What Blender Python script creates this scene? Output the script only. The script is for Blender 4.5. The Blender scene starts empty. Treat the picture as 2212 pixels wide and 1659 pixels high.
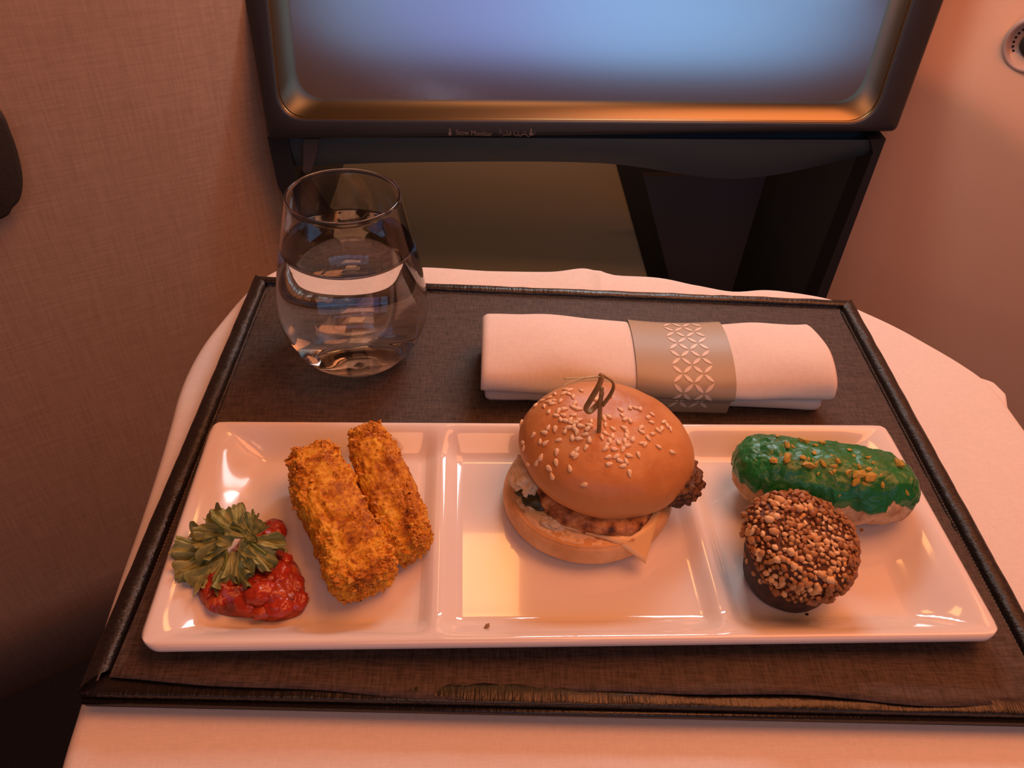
import bpy, bmesh, math, random
from mathutils import Vector, Matrix, Quaternion, noise
from mathutils.bvhtree import BVHTree
PI = math.pi
S = bpy.context.scene
COL = S.collection
# ------------------------------------------------------------------ camera
CAM = Vector((-.0492, -.3200, .3231)); HEAD = .0467; PITCH = .7147; ROLL = .0669; FPX = 1750.0
_fw = Vector((math.sin(HEAD), math.cos(HEAD), 0)); _rt = Vector((math.cos(HEAD), -math.sin(HEAD), 0))
_F = _fw*math.cos(PITCH) + Vector((0, 0, -math.sin(PITCH)))
_U = _fw*math.sin(PITCH) + Vector((0, 0, math.cos(PITCH)))
RT = _rt*math.cos(ROLL) + _U*math.sin(ROLL); UP = -_rt*math.sin(ROLL) + _U*math.cos(ROLL)
cd = bpy.data.cameras.new('camera'); cam = bpy.data.objects.new('camera', cd); COL.objects.link(cam)
M = Matrix((RT, UP, -_F)).transposed().to_4x4(); M.translation = CAM
cam.matrix_world = M
cd.sensor_width = 36; cd.lens = FPX/2212*36; cd.clip_start = .01
S.camera = cam
# ------------------------------------------------------------------ view, world, lights
S.view_settings.view_transform = 'Standard'; S.view_settings.look = 'None'
S.view_settings.gamma = 1; S.view_settings.use_curve_mapping = False
S.view_settings.exposure = 0.0
w = bpy.data.worlds.new('world'); S.world = w; w.use_nodes = True
bgn = w.node_tree.nodes['Background']
bgn.inputs[0].default_value = (1.0, .33, .15, 1); bgn.inputs[1].default_value = .10

def area(name, loc, target, sx, sy, power, color):
    l = bpy.data.lights.new(name, 'AREA'); l.shape = 'RECTANGLE'; l.size = sx; l.size_y = sy
    l.energy = power; l.color = color
    o = bpy.data.objects.new(name, l); COL.objects.link(o); o.location = loc
    o.rotation_euler = (Vector(target)-Vector(loc)).to_track_quat('-Z', 'Y').to_euler()
    return o
area('cabin_mood_light', (.48, .10, 1.15), (0, 0, 0), .8, .8, 11.0, (1, .285, .095))
area('monitor_glow', (.12, .47, .44), (.05, -.05, 0), .24, .10, 1.4, (.80, .86, .90))
area('reading_light', (-.03, .47, .78), (-.02, -.08, 0), .10, .13, .40, (1, .42, .12))
area('wall_fill_light', (.02, -.95, 1.25), (.3, .45, .2), .5, .5, 3.0, (1, .40, .19))  # added fill lamp behind the seat, unseen, to brighten the right wall
# three cabin windows behind the seat; the screen mirrors them
area('window_daylight_right', (.62, -1.45, .80), (.3, .4, .25), .96, .46, 1.7, (.26, .58, 1.0))
area('window_daylight_middle', (-.14, -1.45, .80), (-.1, .4, .25), .54, .46, .75, (.30, .44, 1.0))
area('window_daylight_left', (-.52, -1.45, .80), (-.3, .4, .25), .16, .46, .27, (.30, .62, 1.0))

def at(x, y, z=0.0):            # a point at height z seen at a photo pixel
    d = _F + RT*((x-1106)/FPX) - UP*((y-829.5)/FPX)
    return CAM + d*((z-CAM.z)/d.z)
def ray(x, y): return (_F + RT*((x-1106)/FPX) - UP*((y-829.5)/FPX)).normalized()
def onplane(x, y, p, n):
    d = ray(x, y); return CAM + d*((Vector(p)-CAM).dot(n)/d.dot(n))
# ------------------------------------------------------------------ helpers
def fbm(p, s, o=4):
    v = 0; a = 1; t = 0
    for k in range(o):
        v += a*noise.noise(p*s); t += a; a *= .5; s *= 2.03
    return v/t
def ss(a, b, x):
    t = min(1, max(0, (x-a)/(b-a))); return t*t*(3-2*t)
def mesh(name, vs, fs, smooth=True):
    me = bpy.data.meshes.new(name); me.from_pydata([tuple(v) for v in vs], [], fs); me.validate()
    if smooth: me.polygons.foreach_set('use_smooth', [True]*len(me.polygons))
    me.update(); return me
def empty(name, loc, label, cat, group=None):
    o = bpy.data.objects.new(name, None); COL.objects.link(o); o.location = loc
    o.empty_display_size = .01
    tag(o, label, cat, group); return o
def tag(o, label=None, cat=None, group=None, kind=None):
    if label: o['label'] = label
    if cat: o['category'] = cat
    if group: o['group'] = group
    if kind: o['kind'] = kind
    return o
def rootloc(p):
    v = Vector((0, 0, 0))
    while p is not None: v += p.location; p = p.parent
    return v
def obj(name, vs, fs, mat, parent=None, smooth=True, origin=None, sub=0, bevel=0):
    """vs in world metres; stored relative to the parent's or own origin."""
    base = rootloc(parent); org = Vector(origin) if origin is not None else (base if parent else Vector((0, 0, 0)))
    me = mesh(name, [Vector(v)-org for v in vs], fs, smooth)
    me.materials.append(mat)
    o = bpy.data.objects.new(name, me); COL.objects.link(o)
    if parent: o.parent = parent; o.location = org-base
    else: o.location = org
    if bevel:
        m = o.modifiers.new('bevel', 'BEVEL'); m.width = bevel; m.segments = 3; m.limit_method = 'ANGLE'
    if sub:
        m = o.modifiers.new('sub', 'SUBSURF'); m.levels = sub; m.render_levels = sub
    return o
def grid(fn, nu, nv, cu=False, cv=False):
    vs = []; fs = []
    for j in range(nv):
        for i in range(nu):
            vs.append(fn(i/(nu if cu else nu-1), j/(nv if cv else nv-1)))
    for j in range(nv if cv else nv-1):
        for i in range(nu if cu else nu-1):
            a = j*nu+i; b = j*nu+(i+1) % nu; c = ((j+1) % nv)*nu+(i+1) % nu; d = ((j+1) % nv)*nu+i
            fs.append((a, b, c, d))
    return vs, fs
def lathe(prof, cx, cy, n=96):
    def f(u, v):
        k = v*(len(prof)-1); r, z = prof[min(int(round(k)), len(prof)-1)]
        return (cx+r*math.cos(2*PI*u), cy+r*math.sin(2*PI*u), z)
    return grid(f, n, len(prof), cu=True)
def box(x0, y0, z0, x1, y1, z1):
    vs = [(x0,y0,z0),(x1,y0,z0),(x1,y1,z0),(x0,y1,z0),(x0,y0,z1),(x1,y0,z1),(x1,y1,z1),(x0,y1,z1)]
    return vs, [(0,3,2,1),(4,5,6,7),(0,1,5,4),(1,2,6,5),(2,3,7,6),(3,0,4,7)]
def join(*parts):
    vs = []; fs = []
    for v, f in parts:
        k = len(vs); vs += list(v); fs += [tuple(i+k for i in q) for q in f]
    return vs, fs
def prism(top, bot):
    n = len(top); vs = list(top)+list(bot)
    fs = [tuple(range(n)), tuple(range(2*n-1, n-1, -1))]+[(i, n+i, n+(i+1) % n, (i+1) % n) for i in range(n)]
    return vs, fs
def tube(path, rad, n=8, flat=1.0):
    """tube along a path; rad number or list"""
    P = [Vector(p) for p in path]; m = len(P); vs = []; fs = []
    up = Vector((0, 0, 1)); prev = None
    for k in range(m):
        t = (P[min(k+1, m-1)]-P[max(k-1, 0)]).normalized()
        if prev is None:
            a = t.cross(up); a = a if a.length > .1 else t.cross(Vector((1, 0, 0)))
        else: a = prev-t*prev.dot(t)
        a.normalize(); prev = a; b = t.cross(a)
        r = rad[k] if isinstance(rad, (list, tuple)) else rad
        for i in range(n):
            s = 2*PI*i/n; vs.append(P[k]+a*(r*math.cos(s))+b*(r*flat*math.sin(s)))
    for k in range(m-1):
        for i in range(n):
            fs.append((k*n+i, k*n+(i+1) % n, (k+1)*n+(i+1) % n, (k+1)*n+i))
    fs.append(tuple(range(n-1, -1, -1))); fs.append(tuple((m-1)*n+i for i in range(n)))
    return vs, fs
def spline(pts, n):
    P = [Vector(p) for p in pts]; P = [P[0]*2-P[1]]+P+[P[-1]*2-P[-2]]; out = []
    segs = len(P)-3
    for k in range(n+1):
        t = k/n*segs; i = min(int(t), segs-1); t -= i
        a, b, c, d = P[i:i+4]
        out.append(.5*((2*b)+(c-a)*t+(2*a-5*b+4*c-d)*t*t+(3*b-a-3*c+d)*t**3))
    return out
# ------------------------------------------------------------------ materials
def srgb(r, g, b):
    f = lambda c: (c/255/12.92) if c/255 <= .04045 else ((c/255+.055)/1.055)**2.4
    return (f(r), f(g), f(b), 1)
class Mat:
    def __init__(s, name, color=(.5, .5, .5), rough=.5, **kw):
        s.m = bpy.data.materials.new(name); s.m.use_nodes = True
        s.nt = s.m.node_tree; s.N = s.nt.nodes; s.b = s.N['Principled BSDF']
        s.set('Base Color', (*color[:3], 1)); s.set('Roughness', rough)
        for k, v in kw.items(): s.set(k.replace('_', ' '), v)
    def set(s, k, v):
        i = s.b.inputs[k]
        if isinstance(v, bpy.types.NodeSocket): s.nt.links.new(v, i)
        else: i.default_value = v
    def n(s, t, **kw):
        nd = s.N.new(t)
        for k, v in kw.items(): setattr(nd, k, v)
        return nd
    def link(s, a, b): s.nt.links.new(a, b)
    def coord(s, scale=(1, 1, 1), rot=(0, 0, 0), kind='Object'):
        t = s.n('ShaderNodeTexCoord'); m = s.n('ShaderNodeMapping')
        m.inputs['Scale'].default_value = scale; m.inputs['Rotation'].default_value = rot
        s.link(t.outputs[kind], m.inputs[0]); return m.outputs[0]
    def noise(s, scale=10, detail=4, co=None, rough=.55):
        t = s.n('ShaderNodeTexNoise'); t.inputs['Scale'].default_value = scale; t.inputs['Detail'].default_value = detail
        t.inputs['Roughness'].default_value = rough
        s.link(co if co else s.coord(), t.inputs['Vector']); return t.outputs['Fac']
    def ramp(s, fac, stops):
        r = s.n('ShaderNodeValToRGB'); e = r.color_ramp.elements
        while len(e) < len(stops): e.new(.5)
        for q, (p, c) in zip(e, stops): q.position = p; q.color = (*c[:3], 1)
        s.link(fac, r.inputs[0]); return r.outputs[0]
    def mix(s, a, b, fac, mode='MIX'):
        m = s.n('ShaderNodeMix', data_type='RGBA', blend_type=mode)
        for i, v in ((6, a), (7, b), (0, fac)):
            if isinstance(v, bpy.types.NodeSocket): s.link(v, m.inputs[i])
            else: m.inputs[i].default_value = v if i == 0 else (*v[:3], 1)
        return m.outputs[2]
    def math(s, a, b, op='ADD'):
        m = s.n('ShaderNodeMath', operation=op)
        for i, v in enumerate((a, b)):
            if isinstance(v, bpy.types.NodeSocket): s.link(v, m.inputs[i])
            else: m.inputs[i].default_value = v
        return m.outputs[0]
    def bump(s, h, dist=.001, strength=1):
        b = s.n('ShaderNodeBump'); b.inputs['Distance'].default_value = dist; b.inputs['Strength'].default_value = strength
        s.link(h, b.inputs['Height']); s.set('Normal', b.outputs[0])
    def zpos(s, z0, z1):
        t = s.n('ShaderNodeTexCoord'); p = s.n('ShaderNodeSeparateXYZ'); s.link(t.outputs['Object'], p.inputs[0])
        r = s.n('ShaderNodeMapRange'); r.inputs[1].default_value = z0; r.inputs[2].default_value = z1
        s.link(p.outputs[2], r.inputs[0]); return r.outputs[0]

MT = {}
def weave(name, c1, c2, sc, bumpd, rough=.7, rotz=0.0, spec=.3, k=.12):
    m = Mat(name, c1, rough); m.set('Specular IOR Level', spec)
    base = m.coord(rot=(0, 0, rotz))
    def st(v):
        q = m.n('ShaderNodeMapping'); q.inputs['Scale'].default_value = v; m.link(base, q.inputs[0]); return q.outputs[0]
    a = m.noise(1, 3, st((sc*k, sc, sc))); b = m.noise(1, 3, st((sc, sc*k, sc*k)))
    h = m.math(a, b, 'ADD'); h = m.math(h, .5, 'MULTIPLY')
    m.set('Base Color', m.ramp(h, [(.36, c1), (.64, c2)])); m.bump(h, bumpd, .8); return m.m
MT['wall_l'] = weave('textured_wall_laminate', (.41, .285, .205), (.51, .365, .27), 420, .00015, .5, rotz=math.radians(-34.7), k=.06)
def plain(name, c, rough=.5, ns=0, nd=.0003, var=.0, **kw):
    m = Mat(name, c, rough, **kw)
    if ns:
        h = m.noise(ns, 5); m.bump(h, nd, .6)
        if var: m.set('Base Color', m.ramp(h, [(.3, [x*(1-var) for x in c]), (.7, [min(1, x*(1+var)) for x in c])]))
    return m.m
MT['wall_r'] = plain('moulded_wall_panel', (.90, .60, .42), .5, 900, .00004, .03)
MT['floor'] = plain('dark_carpet', (.012, .008, .007), .95, 400, .001, .4)
MT['cloth'] = weave('white_table_linen', (.78, .74, .70), (.86, .82, .78), 1500, .00006, .85, spec=.15)
MT['napkin'] = weave('white_napkin_linen', (.80, .76, .72), (.88, .84, .80), 1500, .00006, .85, spec=.15)
MT['mat'] = weave('brown_woven_liner', (.036, .024, .018), (.105, .078, .064), 1050, .0002, .62, spec=.35)
m = Mat('black_wrapped_leather', (.010, .008, .008), .30); m.set('Specular IOR Level', .55)
m.bump(m.math(m.noise(1, 4, m.coord((60, 900, 300))), m.noise(160, 3), 'ADD'), .0009, .9); MT['rail_side'] = m.m
m = Mat('black_wrapped_leather_cross', (.010, .008, .008), .30); m.set('Specular IOR Level', .55)
m.bump(m.math(m.noise(1, 4, m.coord((500, 60, 300))), m.noise(160, 3), 'ADD'), .0006, .7); MT['rail_end'] = m.m
MT['thread'] = plain('tan_thread', (.30, .20, .12), .7)
MT['traybase'] = plain('black_tray_board', (.012, .009, .008), .5)
MT['porcelain'] = Mat('white_porcelain', (.86, .84, .82), .10, Coat_Weight=.6, Coat_Roughness=.03).m
m = Mat('clear_glass', (1, 1, 1), 0.0, Transmission_Weight=1.0, IOR=1.47); MT['glass'] = m.m
m = Mat('water', (1, 1, 1), 0.0, Transmission_Weight=1.0, IOR=1.33); MT['water'] = m.m
MT['tabletop'] = plain('grey_table_laminate', (.12, .11, .10), .5)
# monitor console
MT['bezel'] = plain('matt_black_plastic', (.030, .034, .042), .42, 1500, .00005)
m = Mat('smoked_satin_screen', (.66, .66, .68), .20, Metallic=1.0)
m.set('Anisotropic', .85)
tg = m.n('ShaderNodeTangent', direction_type='RADIAL', axis='Z'); m.link(tg.outputs[0], m.b.inputs['Tangent'])
m.set('Anisotropic Rotation', 0.0)
MT['screen'] = m.m
MT['rimband'] = plain('golden_bronze_bevel', (.21, .18, .115), .30, Metallic=1.0)
MT['fillet'] = plain('bronze_edge_trim', (.16, .11, .055), .35, Metallic=1.0)
MT['dark'] = plain('dark_footwell_shell', (.075, .10, .115), .42, 900, .0001)
MT['dark2'] = plain('charcoal_footwell_panel', (.095, .085, .088), .5, 900, .0001)
MT['olive'] = plain('olive_grey_upholstery', (.38, .46, .40), .75, 1800, .0002, .15)
MT['print'] = plain('grey_lettering', (.16, .13, .13), .6)
MT['vent'] = plain('beige_vent_plastic', (.62, .47, .40), .35)
MT['black'] = plain('black_plastic', (.006, .006, .006), .5)
MT['pocket'] = plain('dark_grey_rubber', (.035, .028, .024), .6, 600, .0004, .2)
MT['band'] = plain('gold_paper_band', (.42, .36, .26), .42)
MT['petal'] = plain('pale_pattern_ink', (.80, .72, .60), .40)

# ------------------------------------------------------------------ the setting
FZ = -.68
v, f = box(-1.6, -1.2, FZ-.05, 1.6, 1.4, FZ)
tag(obj('floor', v, f, MT['floor'], smooth=False), kind='structure')
# left wall: a tall laminate panel that turns a little towards the console
P0 = Vector((-.268, .452, 0)); dl = Vector((-math.sin(math.radians(58-2.7)), -math.cos(math.radians(58-2.7)), 0))
def wl(u, v):
    s = -.012 + u*1.06
    if s > .06: p = P0+dl*(s-.0)
    else: p = P0+dl*s
    bend = max(0, .10-s); p = p+Vector((.25, .9, 0))*(bend*bend*1.8)
    return p+Vector((0, 0, FZ+v*1.55))
nl = Vector((dl.y, -dl.x, 0)).normalized()
if nl.y > 0: nl = -nl
vs, fs = grid(wl, 60, 12)
vb = [Vector(q)-nl*.03 for q in vs]
wallv, wallf = join((vs, fs), (vb, [tuple(reversed(q)) for q in fs]))
n0 = len(vs)
wallf += [(i, i+n0, i+1+n0, i+1) for i in range(59)] + [(i+660+1, i+661+n0, i+660+n0, i+660) for i in range(59)]
wallf += [(j*60, (j+1)*60, (j+1)*60+n0, j*60+n0) for j in range(11)] + [(j*60+59, j*60+59+n0, (j+1)*60+59+n0, (j+1)*60+59) for j in range(11)]
tag(obj('wall_left', wallv, wallf, MT['wall_l']), kind='structure')
# right wall, added bend imitates a shadow edge: upper part leans back to the light
R0 = Vector((.335, .492, 0)); dr = Vector((.80, -.60, 0)); nr = Vector((-.60, -.80, 0))
def shade_edge(s): return .045 - .10*ss(0, .35, s) - .25*max(0, s-.2)
def wr(u, v):
    s = .004+u*.94; z = FZ+v*1.55; c = shade_edge(s)
    off = 0
    if z > c: off = min(.05, (z-c)*.32)-.004*(1-math.exp(-(z-c)/.01))
    top = max(0, z-c)
    # the side of the console leans outward as it rises
    lean = .12*max(0, z+.15)
    p = R0+dr*(s)+Vector((lean*.35, lean*.0, 0))
    return p - nr*off + Vector((0, 0, z))
vs, fs = grid(wr, 50, 180)
vb = [Vector(q)-nr*.04 for q in vs]
obj_r = obj('wall_right', *join((vs, fs), (vb, [tuple(reversed(q)) for q in fs])), MT['wall_r']); tag(obj_r, kind='structure')

# ------------------------------------------------------------------ monitor console
LEAN = math.radians(17)
cn = Vector((0, -math.cos(LEAN), math.sin(LEAN))); cp = Vector((0, .425, 0)); cu = Vector((0, math.sin(LEAN), math.cos(LEAN)))
console = empty('monitor_console', (.03, .47, FZ), 'dark monitor shroud with inset blue-reflecting screen, behind the table', 'monitor')
def cpt(x, y, d=0.0): return onplane(x, y, cp, cn)-cn*d
TOPV = cu*.30
def ext(a, b):            # carry an edge on upward
    return b+(b-a)
# outer loop and inner loop (same count), bottom-left round to top-left
oL0, oL1 = cpt(528, 0), cpt(572, 262); oR0, oR1 = cpt(2042, 0), cpt(1938, 284)
iL0, iL1 = cpt(577, 0), cpt(604, 258); iR0, iR1 = cpt(1973, 0), cpt(1887, 266)
def sharp_loop(L0, L1, R0_, R1_, rise, r, nseg=8):
    tl = L1+(L0-L1)*rise; tr = R1_+(R0_-R1_)*rise
    C = [L1, R1_, tr, tl]; out = []
    for k in range(4):
        p, a, b = C[k], C[k-1], C[(k+1) % 4]
        da = (a-p).normalized()*r; db = (b-p).normalized()*r
        for q in range(nseg+1):
            t = q/nseg; out.append((p+da)*(1-t)**2+p*2*t*(1-t)+(p+db)*t*t)
    return out
RISE = 2.6
oL1b = cpt(578, 300); oR1b = cpt(1914, 300)
outer = sharp_loop(oL0, oL1b, oR0, oR1, RISE, .006)
inner = sharp_loop(iL0, iL1, iR0, iR1, RISE-.12, .026)
n = len(outer)
def loopmesh(loops, close=False):
    vs = []; fs = []; n = len(loops[0])
    for l in loops: vs += l
    for k in range(len(loops)-1):
        for i in range(n): fs.append((k*n+i, k*n+(i+1) % n, (k+1)*n+(i+1) % n, (k+1)*n+i))
    return vs, fs
def shift(l, d): return [p-cn*d for p in l]
def inset(l, a):
    c = sum(l, Vector((0, 0, 0)))/len(l); out = []
    m_ = len(l)
    for i, p in enumerate(l):
        t = (l[(i+1) % m_]-l[i-1]).normalized(); q = cn.cross(t).normalized()
        if q.dot(c-p) < 0: q = -q
        out.append(p+q*a)
    return out
v, f = loopmesh([shift(outer, .030), shift(outer, .003), inset(outer, .003), inset(inner, -.002), inner, shift(inset(inner, .001), .004)])
obj('bezel', v, f, MT['bezel'], console)
v, f = loopmesh([shift(inner, .001), shift(inset(inner, .0016), .0012), shift(inset(inner, .0022), .004)])
obj('edge_trim', v, f, MT['fillet'], console)['label'] = 'thin gold line around the inset screen'
lo = []
for k in range(13):
    a = k/12*PI/2; lo.append(shift(inset(inner, .002+.016*(1-math.cos(a))), .003+.012*math.sin(a)))
# concave sweep from the rim into the flat screen
def quad_inset(a, r):
    tl = iL1+(iL0-iL1)*(RISE-.12); tr = iR1+(iR0-iR1)*(RISE-.12); C = [iL1, iR1, tr, tl]; Q = []
    for k in range(4):
        p = C[k]; e0 = (C[k-1]-p).normalized(); e1 = (C[(k+1) % 4]-p).normalized(); sn = e0.cross(e1).length
        Q.append(p+(e0+e1)*(a/sn))
    return sharp_loop(Q[3], Q[0], Q[2], Q[1], 1.0, r)
lo = [shift(quad_inset(.002+.016*(k/12), .026), .003+.0066*(1-(1-k/12)**1.45)) for k in range(13)]
v, f = loopmesh(lo); obj('bevelled_rim', v, f, MT['rimband'], console)['label'] = 'golden bevel that catches the light around the screen'
last = lo[-1]; lc = sum(last, Vector((0, 0, 0)))/len(last)
lo = [[lc+(p-lc)*t for p in last] for t in (1, .8, .6, .4, .2, .04)]
v, f = loopmesh(lo); nn = len(v); n_ = len(lo[0]); f.append(tuple(nn-n_+i for i in range(n_)))
obj('screen', v, f, MT['screen'], console)
v, f = prism(shift(outer, .0305), shift(outer, .05)); obj('back_shell', v, f, MT['dark'], console, smooth=False)
# hanging apron under the bezel, curving down to the right
def apr(x, y): return onplane(x, y, (0, .440, 0), Vector((0, -1, 0)))
top = [(584, 297), (900, 297), (1300, 299), (1600, 301), (1914, 302)]
bot = [(600, 372), (900, 362), (1300, 364), (1600, 398), (1890, 345)]
def cr(L, t):
    P = spline([(a, b, 0) for a, b in L], 24); return P[int(round(t*24))]
def apf(u, v):
    a = cr(top, u); b = cr(bot, u); q = a.lerp(b, v); p = apr(q.x, q.y); p.y += .012*v*v; return p
fr = grid(apf, 25, 8); bk = ([Vector(q)+Vector((0, .02, 0)) for q in fr[0]], [tuple(reversed(q)) for q in fr[1]])
obj('apron', *join(fr, bk), MT['dark'], console)
# left bracket and right side trim of the footwell
def tr_(pts, Y, th, name, mat, parent=console):
    a = [onplane(x, y, (0, Y, 0), Vector((0, -1, 0))) for x, y in pts]
    b = [q+Vector((0, th, 0)) for q in a]
    return obj(name, *prism(a, b), mat, parent, smooth=False)
tr_([(1914, 300), (1786, 640), (1700, 860), (1672, 860), (1764, 640), (1886, 330), (1880, 302)], .435, .03, 'side_trim', MT['bezel'])
tr_([(578, 298), (600, 400), (650, 490), (740, 560), (760, 900), (790, 900), (790, 545), (700, 480), (640, 395), (622, 298)], .437, .03, 'side_trim', MT['bezel'])
tr_([(655, 300), (690, 300), (682, 340), (672, 372), (655, 372)], .436, .004, 'hinge_cover', MT['dark2'])
# footwell: shell and panels behind the table
v, f = join(box(-.45, .98, FZ, .60, 1.0, .06), box(.328, .47, FZ, .336, .98, -.03), box(-.275, .47, FZ, -.267, .98, -.04))
obj('footwell_shell', v, f, MT['dark'], console, smooth=False)
def zq(pts, z, th, name, mat, parent):
    a = [at(x, y, z) for x, y in pts]; return obj(name, *prism(a, [q-Vector((0, 0, th)) for q in a]), mat, parent, bevel=.006)
rt = zq([(640, 340), (1330, 342), (1400, 590), (1440, 760), (560, 760)], -.23, .10, 'cushion', MT['olive'],
        empty('foot_rest', (.0, .55, FZ), 'olive grey padded footrest in the dark footwell behind the glass', 'footrest'))
ft = rt.parent
v, f = box(-.16, .42, FZ, .12, .70, -.335); obj('base', v, f, MT['dark2'], ft, smooth=False)
# side panel of the footwell, right
a = [onplane(x, y, (0, .62, 0), Vector((0, -1, 0))) for x, y in ((1390, 380), (1655, 380), (1560, 700), (1470, 700))]
obj('footwell_panel', *prism(a, [q+Vector((0, .01, 0)) for q in a]), MT['dark2'], console, smooth=False)
# faint lettering
def text(s, size, loc, mat, parent, name, sx=1.0, label=None):
    c = bpy.data.curves.new(name, 'FONT'); c.body = s; c.size = size; c.extrude = .0002
    t = bpy.data.objects.new(name, c); COL.objects.link(t)
    dg = bpy.context.evaluated_depsgraph_get(); me = bpy.data.meshes.new_from_object(t.evaluated_get(dg))
    bpy.data.objects.remove(t)
    me.materials.append(mat)
    o = bpy.data.objects.new(name, me); COL.objects.link(o)
    Mx = Matrix((Vector((1, 0, 0)), cu, cn)).transposed().to_4x4()
    for vv in me.vertices: vv.co = (Mx @ Matrix.Diagonal((sx, 1, 1, 1))) @ vv.co
    o.parent = parent; o.location = Vector(loc)-rootloc(parent)
    if label: o['label'] = label
    return o
def arrow(p, s, up):
    k = 1 if up else -1
    q = [(-.2, -1), (.2, -1), (.2, .1), (.6, .1), (0, 1), (-.6, .1), (-.2, .1)]
    a = [p+Vector((1, 0, 0))*(x*s)+cu*(y*s*k)+cn*.0006 for x, y in q]
    return prism(a, [z-cn*.0004 for z in a])
text('Stow Monitor', .0062, cpt(984, 290)+cn*.0008, MT['print'], console, 'lettering', 1.0, 'faint grey lettering on the lower bezel')
text('\u0623\u063A\u0644\u0642 \u0627\u0644\u0634\u0627\u0634\u0629', .0054, cpt(1078, 289)+cn*.0008, MT['print'], console, 'lettering', 1.0, 'faint grey lettering on the lower bezel')
for ax_ in (972, 1147): obj('arrow_mark', *arrow(cpt(ax_, 286), .0035, False), MT['print'], console, smooth=False)

# ------------------------------------------------------------------ right wall vent, left wall pocket
wr_bvh = BVHTree.FromPolygons([Vector(q) for q in vs], grid(wr, 50, 180)[1])
def wr_world(x, y):           # the point of the right wall at a pixel
    h = wr_bvh.ray_cast(CAM, ray(x, y)); return h[0] if h[0] else onplane(x, y, R0, nr)
vc = wr_world(2236, 93); rad = (wr_world(2236, 30)-wr_world(2236, 156)).length*.5
vent = empty('air_vent', vc, 'round beige air vent with dark holes on the orange-lit wall', 'air vent')
va = dr.copy(); vb_ = Vector((0, 0, 1))
vc2 = vc+nr*.006
def ring(prof, nseg=64):
    def fn(u, v):
        r, h = prof[int(round(v*(len(prof)-1)))]
        return vc2+va*(r*rad*math.cos(2*PI*u))+vb_*(r*rad*math.sin(2*PI*u))+nr*(h*rad)
    return grid(fn, nseg, len(prof), cu=True)
obj('outer_ring', *ring([(1.02, -.25), (1.02, .02), (.98, .12), (.92, .16), (.85, .14), (.80, .04), (.78, -.05), (.0, -.05)]), MT['vent'], vent)
for k in range(26):
    a = 2*PI*k/26+.10; c = vc2+va*(.66*rad*math.cos(a))+vb_*(.66*rad*math.sin(a))
    vv, ff = prism([c+va*(.045*rad*math.cos(t))+vb_*(.045*rad*math.sin(t))+nr*(-.04*rad) for t in [2*PI*i/12 for i in range(12)]],
                   [c+va*(.045*rad*math.cos(t))+vb_*(.045*rad*math.sin(t))-nr*(.10*rad) for t in [2*PI*i/12 for i in range(12)]])
    obj('vent_hole', vv, ff, MT['black'], vent, smooth=False)
obj('centre_knob', *ring([(.45, -.05), (.45, .02), (.40, .05), (0, .05)]), MT['pocket'], vent)

pk = [onplane(x, y, P0, nl) for x, y in ((-90, 190), (-10, 225), (15, 270), (32, 320), (41, 370), (36, 410), (20, 430), (0, 452), (-90, 480))]
pk = spline([p for p in pk], 40)
tag(obj('wall_pocket', *prism([p+nl*.020 for p in pk], [p+nl*.001 for p in pk]), MT['pocket'], origin=pk[0], bevel=.006),
    'dark rounded pocket edge on the left wall, cut by the frame', 'pocket')

# ------------------------------------------------------------------ table and cloth
CZ = -.0105
outl_px = [(135, 1659), (180, 1510), (228, 1350), (268, 1230), (300, 1140), (330, 1050), (352, 980), (372, 910), (388, 850), (410, 795), (440, 742), (480, 690), (535, 628),
           (595, 583), (680, 571), (780, 571), (900, 574), (1000, 580), (1120, 583), (1200, 583), (1262, 578), (1310, 590), (1420, 596), (1500, 612), (1580, 628), (1650, 623), (1710, 628),
           (1790, 642), (1850, 664), (1930, 700), (2000, 738), (2080, 785), (2140, 830), (2195, 900), (2290, 1040), (2390, 1250), (2430, 1659)]
OUT = [at(x, y, CZ) for x, y in outl_px]
OUT = [Vector((-.200, -.245, CZ)), Vector((-.203, -.215, CZ))]+OUT[0:]+[Vector((.335, -.22, CZ)), Vector((.32, -.245, CZ))]
OUT = spline(OUT+[Vector((.06, -.25, CZ))], 230)
OUT = [Vector((p.x, max(p.y, -.25), CZ)) for p in OUT]
def offs(L, d):
    out = []; m_ = len(L); c = Vector((.03, -.03, 0))
    for i, p in enumerate(L):
        t = (L[(i+2) % m_]-L[i-2]); t.z = 0; t.normalize(); q = Vector((t.y, -t.x, 0))
        if q.dot(p-c) < 0: q = -q
        out.append(p+q*d)
    return out
ctr = Vector((.03, -.03, CZ))
loops = []
for s in [0, .15, .3, .45, .6, .7, .8, .87, .93, .97]:
    loops.append([ctr+(p-ctr)*max(s, .001) for p in OUT])
base = offs(OUT, -.004)
loops.append(base)
for k in range(1, 5):
    a = k/4*PI/2; loops.append([Vector((q.x, q.y, CZ-.006*(1-math.cos(a)))) for q in offs(OUT, -.004+.006*math.sin(a))])
for k in range(1, 9):
    d = k/8*.16
    L = []
    for i, q in enumerate(offs(OUT, .002)):
        qq = offs_n = None
        L.append(q)
    Lo = offs(OUT, .002+.02*d/.16)
    for i, q in enumerate(Lo):
        wv = math.sin(i*.42)+.6*math.sin(i*.23+1.1)
        dirv = (Lo[i]-OUT[i]); dirv.z = 0
        dirv = dirv.normalized() if dirv.length > 1e-6 else Vector((0, 0, 0))
        amp = .010*min(1, d/.05)
        Lo[i] = Vector((q.x, q.y, CZ-.006-d))+dirv*(wv*amp)
    loops.append(Lo)
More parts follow.
